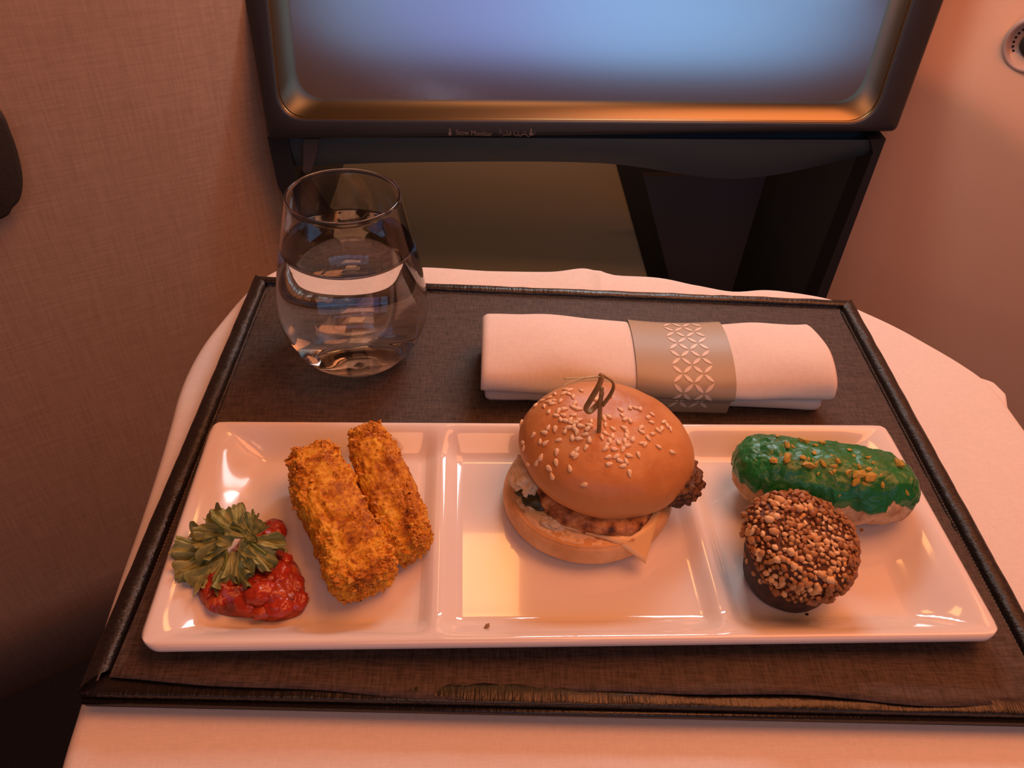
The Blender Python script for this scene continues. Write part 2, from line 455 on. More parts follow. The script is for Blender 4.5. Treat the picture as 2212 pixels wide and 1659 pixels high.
def bumpz(p):
    z = p.z
    if p.z > CZ-.001:
        # pressed folds: one in front of the tray, one at the back
        z += .0016*math.exp(-((p.x-.052-.15*(p.y+.17))/.004)**2)*ss(-.155, -.18, p.y)
        z += .0020*math.exp(-((p.x-.036)/.005)**2)*ss(.155, .175, p.y)
        z += .0008*math.sin(p.x*60)*ss(.155, .17, p.y)
        z += .0008*math.exp(-((p.x-.235+.4*(p.y-.05))/.006)**2)
    return Vector((p.x, p.y, z))
v, f = loopmesh([[bumpz(p) for p in l] for l in loops])
cl = obj('tablecloth', v, f, MT['cloth'])
tag(cl, 'white linen tablecloth draped over the tray table, beneath the black tray', 'tablecloth')
# soft corner that sticks out on the right: a turned fold of the cloth
pf = [at(x, y, CZ-.004) for x, y in ((2105, 808), (2150, 822), (2178, 850), (2182, 884), (2190, 915), (2150, 870))]
v, f = prism([p for p in pf], [p-Vector((.004, .0, .05)) for p in pf]); obj('hanging_fold', v, f, MT['cloth'], cl, bevel=.004, sub=1)
tin = offs(OUT, -.010)
tt = empty('tray_table', (.05, -.03, CZ-.03), 'fold-out seat table hidden under the white tablecloth', 'table')
v, f = prism([Vector((p.x, p.y, CZ-.0035)) for p in tin], [Vector((p.x, p.y, CZ-.022)) for p in tin]); obj('tabletop', v, f, MT['tabletop'], tt, smooth=False)
v, f = join(box(-.02, -.10, CZ-.05, .10, .05, CZ-.0225)); obj('support_arm', v, f, MT['traybase'], tt, smooth=False, bevel=.003)
v, f = box(.02, -.05, FZ, .06, .0, CZ-.05); obj('support_post', v, f, MT['traybase'], tt, smooth=False, bevel=.003)

# ------------------------------------------------------------------ tray
TX, TY = .2100, .1527
tray = empty('serving_tray', (0, 0, CZ+.0008), 'black leather-edged rectangular tray on the white tablecloth', 'tray')
v, f = box(-TX+.004, -TY+.004, -.0095, TX-.004, TY-.004, -.0018); obj('tray_base', v, f, MT['traybase'], tray, smooth=False)
def railprof(hh=.0055, w=.0110):
    # across (0 = outside .. w = inside), height
    pr = []
    for k in range(15):
        a = PI*k/14; pr.append((w*.42-w*.42*math.cos(a), hh*.45+hh*.55*math.sin(a)))
    return [(0, -.0088)]+pr+[(w*.86, hh*.18), (w, hh*.12), (w, -.003)]
def rail(p0, p1, inw, mat, name='rim', w=.0110, hh=.0055, seg=60, wob=0):
    P0_, P1_ = Vector(p0), Vector(p1); d = (P1_-P0_).normalized(); pr = railprof(hh, w); inn = Vector(inw)
    L = (P1_-P0_).length
    def fn(u, v):
        a, h = pr[int(round(v*(len(pr)-1)))]
        # mitre the ends
        s = a+(L-2*a)*u
        q = P0_+d*s+inn*a+Vector((0, 0, h))
        if h > 0: q.z += .0005*noise.noise(q*90)+.0003*noise.noise(q*300)
        return q
    v_, f_ = grid(fn, seg, len(pr)); return obj(name, v_, f_, mat, tray)
rail((-TX, -TY, 0), (-TX, TY, 0), (1, 0, 0), MT['rail_side'], w=.0115)
rail((TX, -TY, 0), (TX, TY, 0), (-1, 0, 0), MT['rail_side'], w=.0115)
rail((-TX, TY, 0), (TX, TY, 0), (0, -1, 0), MT['rail_end'], w=.0085, hh=.004)
rail((-TX, -TY, 0), (TX, -TY, 0), (0, 1, 0), MT['rail_end'], w=.0110, hh=.0022)
def stitches(a, b, step=.0021):
    a, b = Vector(a), Vector(b); n_ = int((b-a).length/step); d = (b-a).normalized(); parts = []
    for k in range(n_):
        p = a+d*(k+.5)*step; parts.append(tube([p-d*step*.36, p+Vector((0, 0, .0002)), p+d*step*.36], .00022, 5))
    return join(*parts)
v, f = join(stitches((-TX+.0005, -TY+.006, .0022), (-TX+.0005, TY-.006, .0022)), stitches((-TX+.0102, -TY+.012, .0009), (-TX+.0102, TY-.010, .0009)),
            stitches((TX-.0005, -TY+.006, .0022), (TX-.0005, TY-.006, .0022)), stitches((TX-.0102, -TY+.012, .0009), (TX-.0102, TY-.010, .0009)))
o = obj('stitching', v, f, MT['thread'], tray); tag(o, 'tan stitching along the side rims', kind='stuff')
# seam bead along the front of the tray
obj('seam_bead', *tube([(-TX+.001, -TY-.0006, -.003), (0, -TY-.0012, -.003), (TX-.001, -TY-.0006, -.003)], .0016, 8), MT['rail_end'], tray)

def matf(side):
    def fn(u, v):
        x = -.1995+.399*u; y = -.1490+.2950*v
        fe = (1-v)**6
        y += fe*(.0022*math.sin(x*26+.6)+.0010*math.sin(x*61+2)) + fe*.0025*ss(.05, .2, x)
        z = .0004+.0026*fe**.5*(.55 if fe > 0 else 0)+.0022*fe*(.6+.6*math.sin(x*26-.6)) - (.0008 if side else 0)
        return (x, y, max(z, -.0005 if side else .0003))
    return fn
a = grid(matf(0), 120, 60); b = grid(matf(1), 120, 60)
nb = len(a[0]); rimf = [(i, i+nb, i+1+nb, i+1) for i in range(119)]+[(i+59*120+1, i+59*120+1+nb, i+59*120+nb, i+59*120) for i in range(119)]
v, f = join(a, (b[0], [tuple(reversed(q)) for q in b[1]])); f += rimf
tag(obj('tray_liner', v, f, MT['mat'], origin=(0, 0, 0)), 'brown woven liner with a wavy front edge, lying in the black tray', 'placemat')

# ------------------------------------------------------------------ plate
PC = Vector((-.0043, -.0640, .0008)); PA = .0417; HW, HH = .1868, .0676
PX = Vector((math.cos(PA), math.sin(PA), 0)); PY = Vector((-math.sin(PA), math.cos(PA), 0))
DIV = (-.0640, .0665); CR = .009
def rr(x, y, hw=HW, hh=HH, r=CR):
    ax, ay = abs(x)-(hw-r), abs(y)-(hh-r)
    if ax > 0 and ay > 0:
        a, b = ax/r, ay/r
        return (math.copysign(hw-r+r*a*math.sqrt(1-b*b/2), x), math.copysign(hh-r+r*b*math.sqrt(1-a*a/2), y))
    return x, y
def ptop(x, y):
    """height of the porcelain at plate coordinates"""
    sx = HW-abs(x); sy = HH-abs(y)
    fx = 1-ss(.0015, .034, sx); fy = 1-ss(.0012, .020, sy)
    w_ = max(fx, fy)*.6+.4*(1-(1-fx)*(1-fy))
    z = .0030+.0118*w_
    for d in DIV:
        g = 1-ss(.0008, .0100, abs(x-d)); z = max(z, .0030+.0050*g) if False else z+(.0118*(1-w_))*.42*g
    e = min(sx, sy)
    z -= .0012*(1-ss(0, .0018, e))
    return z
def P3(x, y, z): return PC+PX*x+PY*y+Vector((0, 0, z))
def lin(n_, h):     # denser near the ends
    return [h*math.sin(PI/2*(2*k/(n_-1)-1))*.35+h*(2*k/(n_-1)-1)*.65 for k in range(n_)]
XS = sorted(lin(150, HW)+[d+e for d in DIV for e in (-.008, -.006, -.004, -.002, 0, .002, .004, .006, .008)]); YS = lin(70, HH)
XS[0], XS[-1] = -HW, HW; YS[0], YS[-1] = -HH, HH
nx, ny = len(XS), len(YS)
top = []; bot = []
for y in YS:
    for x in XS:
        X, Y = rr(x, y); top.append(P3(X, Y, ptop(X, Y)))
        X2, Y2 = rr(x*.9955, y*.988, HW*.9955, HH*.988)
        bot.append(P3(X2, Y2, max(.0, ptop(X, Y)-.0045)))
fs = [(j*nx+i, j*nx+i+1, (j+1)*nx+i+1, (j+1)*nx+i) for j in range(ny-1) for i in range(nx-1)]
bl = [i for i in range(nx)]+[j*nx+nx-1 for j in range(1, ny)]+[(ny-1)*nx+i for i in range(nx-2, -1, -1)]+[j*nx for j in range(ny-2, 0, -1)]
N0 = len(top)
mids = []
for i in bl:
    t, b_ = top[i], bot[i]; c = (t-PC); c.z = 0
    m_ = (t+b_)/2; out_ = Vector((c.dot(PX)/HW, c.dot(PY)/HH, 0)); ox, oy = out_.x, out_.y
    dd = PX*(ox**9)+PY*(oy**9); m_ = m_+dd*.0006; m_.x, m_.y = m_.x, m_.y; mids.append(m_)
vs = top+bot+mids; K = len(bl)
for k in range(K):
    a, b_ = bl[k], bl[(k+1) % K]; ma, mb = 2*N0+k, 2*N0+(k+1) % K
    fs.append((b_, a, ma, mb)); fs.append((mb, ma, a+N0, b_+N0))
fs += [(j*nx+i+N0, (j+1)*nx+i+N0, (j+1)*nx+i+1+N0, j*nx+i+1+N0) for j in range(ny-1) for i in range(nx-1)]
plate = obj('divided_plate', vs, fs, MT['porcelain'], origin=PC)
tag(plate, 'long white porcelain plate with three compartments holding the snacks', 'plate')
plate_bvh = BVHTree.FromPolygons(vs, [q for q in fs])
def on_plate(px_, py_):
    h = plate_bvh.ray_cast(CAM, ray(px_, py_)); return h[0] if h[0] else at(px_, py_, .006)
def pz(x, y):        # plate surface height under a world point
    h = plate_bvh.ray_cast(Vector((x, y, .2)), Vector((0, 0, -1))); return h[0].z if h[0] else 0

# ------------------------------------------------------------------ glass of water
GX, GY = -.1285, .0765
def smooth_prof(pts, n_):
    return [(p.x, p.y) for p in spline([(a, b, 0) for a, b in pts], n_)]
outp = smooth_prof([(.0225, .0012), (.0290, .0040), (.0370, .0130), (.0425, .0250), (.0440, .0370), (.0428, .0520), (.0392, .0720), (.0350, .0900), (.0308, .1085)], 60)
innp = smooth_prof([(.0298, .1085), (.0340, .0900), (.0381, .0720), (.0416, .0520), (.0427, .0370), (.0408, .0260), (.0345, .0150), (.0250, .0082), (.012, .0066), (.0, .0062)], 60)
prof = [(0, .0020), (.012, .0018), (.0200, .0006), (.0215, .0005)]+outp+[(.0309, .1088), (.0308, .1091), (.0304, .1093), (.0300, .1092), (.0297, .1089)]+innp
v, f = lathe([(max(a, .00001), b+.0004) for a, b in prof], GX, GY, 128)
tag(obj('water_glass', v, f, MT['glass'], origin=(GX, GY, 0)), 'clear stemless glass half full of water, back left on the tray', 'glass')
WZ = .0800
wp = [(r+.0003, z+.0004) for r, z in innp if z <= WZ-.0008]
wp = list(reversed(wp)); wp[0] = (.00001, wp[0][1]-.0003)
rw = wp[-1][0]-.0004
wp += [(rw+.0002, WZ+.0006), (rw-.0006, WZ+.0002), (rw-.002, WZ), (rw*.5, WZ), (.00001, WZ)]
v, f = lathe(wp, GX, GY, 128)
tag(obj('drinking_water', v, f, MT['water'], origin=(GX, GY, 0)), 'still clear water filling the stemless glass', 'water')

# ------------------------------------------------------------------ napkin
NL = at(1038, 845, .012); NRr = at(1792, 866, .012)
NA = math.atan2(NRr.y-NL.y, NRr.x-NL.x); NX = Vector((math.cos(NA), math.sin(NA), 0)); NY = Vector((-math.sin(NA), math.cos(NA), 0))
NLEN = (NRr-NL).length; NO = Vector((NL.x, NL.y, 0))
napr = empty('rolled_napkin', NO+NX*NLEN*.5+NY*.02+Vector((0, 0, .0012)), 'white linen napkin folded into a roll with a patterned gold paper band', 'napkin')
NP = [(0.0030, .0010), (.0006, .0040), (.0006, .0085), (.0030, .0112), (.0060, .0122), (.0010, .0128), (-.0034, .0150), (-.0046, .0195), (-.0020, .0255), (.0050, .0300), (.0150, .0330),
      (.0270, .0342), (.0400, .0332), (.0500, .0298), (.0540, .0220), (.0548, .0120), (.0520, .0022), (.0490, .0010), (.025, .0010)]
np_ = spline([(0, a, b) for a, b in NP], 110)
def napf(scale_in=0.0, u0=0.0, u1=1.0, nu=70, infl=0.0, band=False):
    def fn(u, v):
        p = np_[int(round(v*110))]; y, z = p.y, p.z; U = u0+(u1-u0)*u
        x = U*NLEN
        # the pleat closes to the left of the band and opens towards the ends; soft sag
        sag = .0022*math.sin(U*7.0+.5)*max(0, (z-.008)/.02)
        z2 = z+sag*.6
        pin = math.exp(-((U-.58)/.16)**2)
        if z > .011: z2 = z2*(1-.05*pin)
        y2 = y+.0008*math.sin(U*11+z*200)
        if not band:
            q = Vector((U*8, z*60, y*40)); z2 += .0009*noise.noise(q)*(1 if z > .004 else 0); y2 += .0010*noise.noise(q+Vector((5, 5, 5)))
            e = min(U, 1-U)
            ef = 1-ss(0, .012, e)
            # rounded corners at the ends
            y2 = y2+(.022-y2)*.035*ef; z2 = z2+(.014-z2)*.10*ef
            if y > .02 and U > .5: x -= .003*ss(.02, .05, y)*ss(.93, 1, U)
            if z < .0123 and y < .02: x += (.0030*ss(.12, 0, U)-.0030*ss(.9, 1, U)) ; y2 += .0015
        else:
            y2 = .024+(y2-.024)*(1+infl/.024); z2 = .015+(z2-.015)*(1+infl/.015); z2 = max(z2, .0006)
            if z < .0152 and y < .02:      # paper bridges the pleat
                t = (z-.002)/.013; y2 = min(y2, -.0030+.0020*(1-t))
        return NO+NX*x+NY*y2+Vector((0, 0, z2))
    return grid(fn, nu, 111)
def capped(g, nu, nv):
    v, f = g; f = list(f)
    f.append(tuple(j*nu for j in range(nv))); f.append(tuple(reversed([j*nu+nu-1 for j in range(nv)]))); return v, f
v, f = capped(napf(nu=140), 140, 111); obj('folded_linen', v, f, MT['napkin'], napr)
B0, B1 = .432, .712
bv, bf = napf(u0=B0, u1=B1, nu=30, infl=.0011, band=True); band = obj('paper_band', bv, bf, MT['band'], napr)
# petals printed on the band, following its surface
bvh = BVHTree.FromPolygons([Vector(q) for q in bv], bf)
arcs = [0]; col = [Vector(bv[j*30+15]) for j in range(111)]
for k in range(1, 111): arcs.append(arcs[-1]+(col[k]-col[k-1]).length)
def bandpt(sx, arc):       # sx metres from band's left, arc metres along its girth
    lo_ = 0
    while lo_ < 109 and arcs[lo_+1] < arc: lo_ += 1
    t = (arc-arcs[lo_])/max(1e-9, arcs[lo_+1]-arcs[lo_]); fi = sx/((B1-B0)*NLEN)*29
    i = max(0, min(28, int(fi))); q = fi-i
    g = lambda j, i_: Vector(bv[j*30+i_])
    p = (g(lo_, i)*(1-q)+g(lo_, i+1)*q)*(1-t)+(g(lo_+1, i)*(1-q)+g(lo_+1, i+1)*q)*t
    ta = g(lo_+1, i)-g(lo_, i); tb = g(lo_, i+1)-g(lo_, i); nrm = tb.cross(ta).normalized()
    c = NO+NY*.024+Vector((0, 0, .015))
    if nrm.dot(p-c+NX*0) < 0: nrm = -nrm
    return p+nrm*.00025
BW = (B1-B0)*NLEN; STEP = .0061; ST2 = .0058; parts = []
for r_ in range(0, 13):
    for c_ in range(0, 4):
        for dg_ in (0, 1):
            # petals join lattice nodes whose indices sum to an even number
            a0 = (c_, r_) if dg_ == 0 else (c_+1, r_); a1 = (c_+1, r_+1) if dg_ == 0 else (c_, r_+1)
            if (a0[0]+a0[1]) % 2: continue
            s0 = Vector((BW*.36+a0[0]*STEP, .0045+a0[1]*ST2)); s1 = Vector((BW*.36+a1[0]*STEP, .0045+a1[1]*ST2))
            d = s1-s0; nn_ = Vector((-d.y, d.x)); up_ = []; dn_ = []
            for k in range(9):
                t = .06+.88*k/8; wd = .13*math.sin(PI*k/8)
                p = s0+d*t; up_.append(p+nn_*wd); dn_.append(p-nn_*wd)
            vs_ = [bandpt(*p) for p in up_]+[bandpt(*p) for p in dn_]
            parts.append((vs_, [(k, k+1, 10+k, 9+k) for k in range(8)]))
o = obj('printed_petals', *join(*parts), MT['petal'], band); o['label'] = 'pale interlocking petal lattice'

# ------------------------------------------------------------------ food materials
m = Mat('golden_breadcrumb', rough=.62); m.set('Specular IOR Level', .35)
h = m.noise(75, 5); h2 = m.noise(420, 4, rough=.7)
c = m.ramp(m.math(m.math(h, .62, 'MULTIPLY'), m.math(h2, .38, 'MULTIPLY'), 'ADD'), [(.38, (.26, .070, .008)), (.46, (.54, .20, .014)), (.54, (.80, .40, .026)), (.64, (.90, .58, .07))])
m.set('Base Color', c); m.bump(h2, .0012, .8); m.set('Subsurface Weight', .12); m.set('Subsurface Radius', (.003, .0015, .0006)); m.set('Subsurface Scale', 1.0); MT['crumb'] = m.m
m = Mat('toasted_crumb', rough=.6); m.set('Base Color', m.ramp(m.noise(260, 3), [(.3, (.34, .10, .012)), (.5, (.66, .28, .025)), (.7, (.86, .50, .08))])); MT['crumbbits'] = m.m
m = Mat('baked_bun_crust', rough=.42); m.set('Specular IOR Level', .45)
z = m.zpos(.030, .056); pat = m.noise(55, 3)
c1 = m.ramp(pat, [(.3, (.46, .17, .045)), (.7, (.70, .36, .14))])
c = m.mix((.60, .28, .095), c1, m.math(z, 1.0, 'MULTIPLY')); m.set('Base Color', c)
m.bump(m.math(m.noise(220, 3), m.math(m.noise(40, 2), 2.0, 'MULTIPLY'), 'ADD'), .0006, .5); m.set('Subsurface Weight', .15); m.set('Subsurface Radius', (.006, .003, .0012)); m.set('Subsurface Scale', 1.0); MT['bun'] = m.m
m = Mat('bun_base_crust', rough=.6); c = m.ramp(m.noise(90, 4), [(.3, (.62, .33, .13)), (.7, (.82, .52, .26))]); m.set('Base Color', c); m.bump(m.noise(300, 4), .0005, .6)
m.set('Subsurface Weight', .15); m.set('Subsurface Radius', (.005, .0025, .001)); m.set('Subsurface Scale', 1.0); MT['bunbase'] = m.m
MT['bread'] = plain('bread_crumb', (.86, .62, .36), .85, 420, .0012, .15)
m = Mat('sesame', (.86, .68, .44), .45, Subsurface_Weight=.0); m.set('Base Color', m.ramp(m.noise(90, 2), [(.3, (.80, .56, .32)), (.7, (.93, .78, .55))])); MT['seed'] = m.m
m = Mat('chicken_patty', rough=.45); c = m.ramp(m.noise(160, 5), [(.34, (.06, .020, .008)), (.45, (.30, .10, .03)), (.60, (.55, .25, .09)), (.74, (.72, .44, .20))]); m.set('Base Color', c); m.bump(m.noise(260, 5), .0012, .8); MT['patty'] = m.m
MT['pattycrust'] = plain('dark_fried_crust', (.13, .055, .022), .6, 260, .0012, .5)
MT['cheese'] = Mat('pale_cheese', (.88, .60, .30), .26, Subsurface_Weight=.25, Subsurface_Radius=(.005, .003, .001), Subsurface_Scale=1.0).m
MT['onion'] = plain('cooked_onion', (.74, .60, .38), .3, 200, .0004, .12)
MT['darklettuce'] = plain('dark_herb', (.035, .04, .012), .45, 300, .0005, .4)
MT['bamboo'] = plain('bamboo', (.34, .22, .085), .5, 300, .0002, .25)
MT['bamboo_pale'] = plain('pale_bamboo_skin', (.62, .56, .34), .45, 300, .0002, .15)
m = Mat('tomato_relish', rough=.14, Coat_Weight=.3, Coat_Roughness=.08); m.set('Base Color', m.ramp(m.noise(95, 5), [(.32, (.14, .010, .006)), (.5, (.34, .030, .012)), (.68, (.55, .11, .03))]))
m.bump(m.noise(380, 4), .0010, .8); m.set('Subsurface Weight', .2); m.set('Subsurface Radius', (.005, .001, .0005)); m.set('Subsurface Scale', 1.0); MT['relish'] = m.m
MT['tomato'] = Mat('tomato_dice', (.42, .045, .020), .16, Subsurface_Weight=.20, Subsurface_Radius=(.005, .001, .0005), Subsurface_Scale=1.0).m
m = Mat('parsley', rough=.5); m.set('Base Color', m.ramp(m.noise(110, 3), [(.3, (.14, .17, .045)), (.7, (.42, .48, .20))])); m.set('Specular IOR Level', .3); m.bump(m.noise(500, 3), .0005, .5); MT['parsley'] = m.m
MT['parsleystem'] = plain('parsley_stem', (.14, .20, .035), .4)
m = Mat('choux_pastry', rough=.7); m.set('Base Color', m.ramp(m.noise(150, 5), [(.3, (.52, .29, .13)), (.7, (.88, .66, .42))])); m.bump(m.noise(240, 5), .0030, 1); MT['choux'] = m.m
m = Mat('green_glaze', rough=.34, Coat_Weight=.25, Coat_Roughness=.2); m.set('Base Color', m.ramp(m.noise(60, 3), [(.3, (.004, .14, .028)), (.7, (.012, .24, .055))])); m.bump(m.math(m.noise(700, 3), m.math(m.noise(90, 2), 3.0, 'MULTIPLY'), 'ADD'), .0006, .6); MT['glaze'] = m.m
m = Mat('pistachio', rough=.55); m.set('Base Color', m.ramp(m.noise(140, 2), [(.3, (.34, .24, .03)), (.55, (.55, .42, .06)), (.72, (.50, .26, .10))])); MT['pist'] = m.m
m = Mat('chopped_nut', rough=.5)
oi = m.n('ShaderNodeObjectInfo'); m.set('Base Color', m.ramp(oi.outputs['Random'], [(0, (.30, .12, .04)), (.35, (.52, .28, .11)), (.7, (.74, .46, .20)), (1, (.90, .68, .38))])); MT['nut'] = m.m
m = Mat('chocolate_cake', rough=.75); m.set('Base Color', m.ramp(m.noise(200, 4), [(.3, (.035, .020, .017)), (.7, (.10, .055, .042))])); m.bump(m.noise(420, 5, rough=.7), .0014, .9); MT['cake'] = m.m
MT['choc'] = plain('chocolate_coating', (.10, .034, .016), .6, 300, .0006, .3)

def nugget(seed, k=.35):
    rnd = random.Random(seed); bm = bmesh.new(); bmesh.ops.create_icosphere(bm, subdivisions=1, radius=1)
    for vtx in bm.verts: vtx.co *= 1+rnd.uniform(-k, k)
    me = bpy.data.meshes.new('nugget'); bm.to_mesh(me); bm.free(); return me
def inst(name, me, parent, p, rot, sc, base_parent_loc):
    o = bpy.data.objects.new(name, me); COL.objects.link(o); o.parent = parent
    o.location = Vector(p)-base_parent_loc; o.rotation_mode = 'QUATERNION'; o.rotation_quaternion = rot; o.scale = sc; return o

# ------------------------------------------------------------------ fish sticks
def breaded(name, a, b, hw, hh, seed, label, zc=None, roll=0.0, squash=None):
    a, b = Vector(a), Vector(b); ax = (b-a); L = ax.length; ax.normalize(); side = ax.cross(Vector((0, 0, 1))).normalized(); up = side.cross(ax).normalized()
    if roll: q = Quaternion(ax, roll); side = q @ side; up = q @ up
    sd = Vector((seed*3.1, seed*1.7, seed))
    e_ = 3.4
    mid = (a+b)/2
    def fn(u, v):
        th = 2*PI*u; t = -1+2*v
        # superellipsoid stick
        ct, st = math.cos(th), math.sin(th)
        cx = math.copysign(abs(ct)**(2/e_), ct); cy = math.copysign(abs(st)**(2/e_), st)
        tt = math.sin(t*PI/2); tl = math.copysign(abs(tt)**.62, tt) if tt else 0
        prof_ = max(0, 1-abs(tl)**7)**(1/3.0) if abs(tl) < 1 else 0
        s = tl*L/2
        wx = hw*(1+.07*math.sin(s*90+seed)); wy = hh
        if squash: wx *= squash(tl)
        p = mid+ax*s+side*(cx*wx*prof_)+up*(cy*wy*prof_)
        n_ = (side*cx/hw+up*cy/hh)+ax*(math.copysign(abs(tl)**6, tl)*140); n_.normalize()
        d = .0034*fbm(p+sd, 75, 3)+.0026*fbm(p+sd, 300, 3)+.0009*noise.noise((p+sd)*1000)
        return p+n_*d
    v_, f_ = grid(fn, 150, 190, cu=True)
    zmin = min(q.z for q in v_)
    root = empty(name, mid-Vector((0, 0, hh)), label, 'fish stick', 'breaded fish sticks on the plate')
    # settle on the plate
    dz = 0
    v_ = [Vector(q) for q in v_]
    body = obj('breaded_body', v_, f_, MT['crumb'], root)
    rnd = random.Random(seed*7); parts = []
    for k in range(2600):
        i = rnd.randrange(len(f_)); q = f_[i]; c_ = (v_[q[0]]+v_[q[2]])/2; nn2 = (v_[q[1]]-v_[q[0]]).cross(v_[q[3]]-v_[q[0]])
        if nn2.length < 1e-12: continue
        nn2.normalize()
        if nn2.dot(c_-mid) < 0: nn2 = -nn2
        sz = rnd.uniform(.0003, .0010)*(2.3 if rnd.random() < .13 else 1)
        t1 = nn2.orthogonal().normalized(); t1 = Quaternion(nn2, rnd.uniform(0, 6.28)) @ t1; t2 = nn2.cross(t1)
        h_ = sz*rnd.uniform(.5, 1.5)
        c_ = c_-nn2*.0002
        parts.append(([c_+t1*sz, c_-t1*sz*.6+t2*sz*.8, c_-t1*sz*.5-t2*sz*.7, c_+nn2*h_+t1*rnd.uniform(-.5, .5)*sz, c_+nn2*h_*.6+t2*sz*.5], [(0, 1, 4), (1, 3, 4), (0, 4, 3), (1, 2, 3), (0, 3, 2)]))
    o_ = obj('crumb_coating', *join(*parts), MT['crumbbits'], root, smooth=False); o_['kind'] = 'stuff'
    return root
A = at(664, 985, .022); B = at(800, 1262, .016)
breaded('fish_stick', (A.x, A.y+.003, .0215), (B.x, B.y-.003, .0165), .0160, .0122, 3, 'wider golden breaded fish stick, in front nearest the tomato relish', squash=lambda t: .93+.13*t if t > -1 else 1)
A = at(790, 938, .024); B = at(892, 1188, .015)
breaded('fish_stick', (A.x-.001, A.y+.003, .0235), (B.x+.001, B.y-.003, .0150), .0114, .0112, 8, 'narrower browner breaded fish stick, behind the wider one', roll=.25)

# ------------------------------------------------------------------ burger
BC = Vector((.0058, -.0448, 0)); bz = pz(BC.x, BC.y)
burger = empty('chicken_burger', (BC.x, BC.y, bz), 'sesame bun burger in the middle compartment of the white plate', 'burger')
BR = .0425
def bottomf(u, v):
    th = 2*PI*u
    pr = [(0, 0), (.5, 0), (.86, .0006), (.96, .003), (1.0, .0075), (.985, .0115), (.95, .0135), (.90, .0140), (.5, .0135), (0, .0135)]
    P_ = spline([(a, b, 0) for a, b in pr], 36)[int(round(v*36))]; r = P_.x*BR*(1+.02*math.sin(2*th+.6)); z_ = P_.y
    p = Vector((r*math.cos(th), r*math.sin(th), z_))
    z_ += .0022*max(0, math.sin(th+2.2))*(P_.x) *min(1, z_/.008)
    p.z = z_; p *= 1
    d = .0009*fbm(p, 90, 3)*min(1, z_/.004)
    if z_ > .0125: p.z += .0010*fbm(p+Vector((3, 3, 3)), 260, 3)
    return BC+Vector((p.x*(1+d*8), p.y*(1+d*8), bz+p.z))
obj('bun_bottom', *grid(bottomf, 110, 37, cu=True), MT['bunbase'], burger)
def ringbread(u, v):
    th = 2*PI*u; r = BR*(.70+.245*v); p = Vector((r*math.cos(th), r*math.sin(th), 0))
    return BC+Vector((p.x, p.y, bz+.0142+.0016*fbm(p, 240, 3)+.0016*max(0, math.sin(th+2.2))-.002*ss(.8, 1, v)))
# bread crumb face of the base
obj('cut_face', *grid(ringbread, 120, 12, cu=True), MT['bread'], burger)
# patty, tilted to match the bun
PTC = BC+Vector((.0035, .0045, bz+.0185))
TQ = Quaternion(Vector((1, 0, 0)), -math.radians(-2)) @ Quaternion(Vector((0, 1, 0)), math.radians(3))
def pattyf(u, v):
    th = 2*PI*u; ph = PI*v-PI/2; R_ = .0372*(1+.05*math.sin(3*th)+.04*math.sin(5*th+1))
    cr_ = math.copysign(abs(math.cos(ph))**.45, math.cos(ph)); p = Vector((R_*cr_*math.cos(th), R_*cr_*math.sin(th), .0072*math.copysign(abs(math.sin(ph))**.6, math.sin(ph))))
    d = .0018*fbm(p+Vector((1, 2, 3)), 130, 4)+.0009*fbm(p, 420, 3); n_ = p.normalized() if p.length else Vector((0, 0, 1))
    return PTC+TQ @ (p+Vector((math.cos(th), math.sin(th), 0))*d+Vector((0, 0, 1))*d*.5)
obj('patty', *grid(pattyf, 140, 50, cu=True), MT['patty'], burger)
# dark crisp crust sticking out on the right
def blob(c, rx, ry, rz, amp, sc, q=Quaternion(), nu=60, nv=36, seed=0):
    def fn(u, v):
        th = 2*PI*u; ph = PI*v-PI/2; p = Vector((math.cos(ph)*math.cos(th), math.cos(ph)*math.sin(th), math.sin(ph)))
        d = 1+amp*fbm(p+Vector((seed, seed*.7, 0)), sc, 4); p = Vector((p.x*rx, p.y*ry, p.z*rz))*d
        return Vector(c)+q @ p
    return grid(fn, nu, nv, cu=True)
cc = at(1474, 1040, .026)
obj('crust_edge', *blob(cc+Vector((-.0045, .003, 0)), .0140, .0170, .0085, .40, 5, nu=90, nv=60, seed=4), MT['pattycrust'], burger)['label'] = 'dark crisp crust sticking out on the right'
for (x_, y_, z_, rx, ry, rz, sd) in ((1128, 1035, .026, .0085, .013, .0060, 1), (1150, 1085, .021, .008, .008, .004, 2), (1190, 1135, .0185, .0085, .0055, .0035, 3)):
    c_ = at(x_, y_, z_); obj('onion', *blob(c_+Vector((.003, .003, 0)), rx, ry, rz, .35, 3, seed=sd), MT['onion'], burger)
for (x_, y_, z_, s_) in ((1143, 1062, .0245, .0042), (1158, 1080, .0235, .0045), (1235, 1120, .0225, .0016), (1293, 1140, .0215, .0014), (1200, 1100, .0235, .003), (1170, 1092, .0225, .003)):
    c_ = at(x_, y_, z_); obj('herb_fleck', *blob(c_, s_*1.5, s_, s_*.6, .5, 4, nu=18, nv=12, seed=x_), MT['darklettuce'], burger)
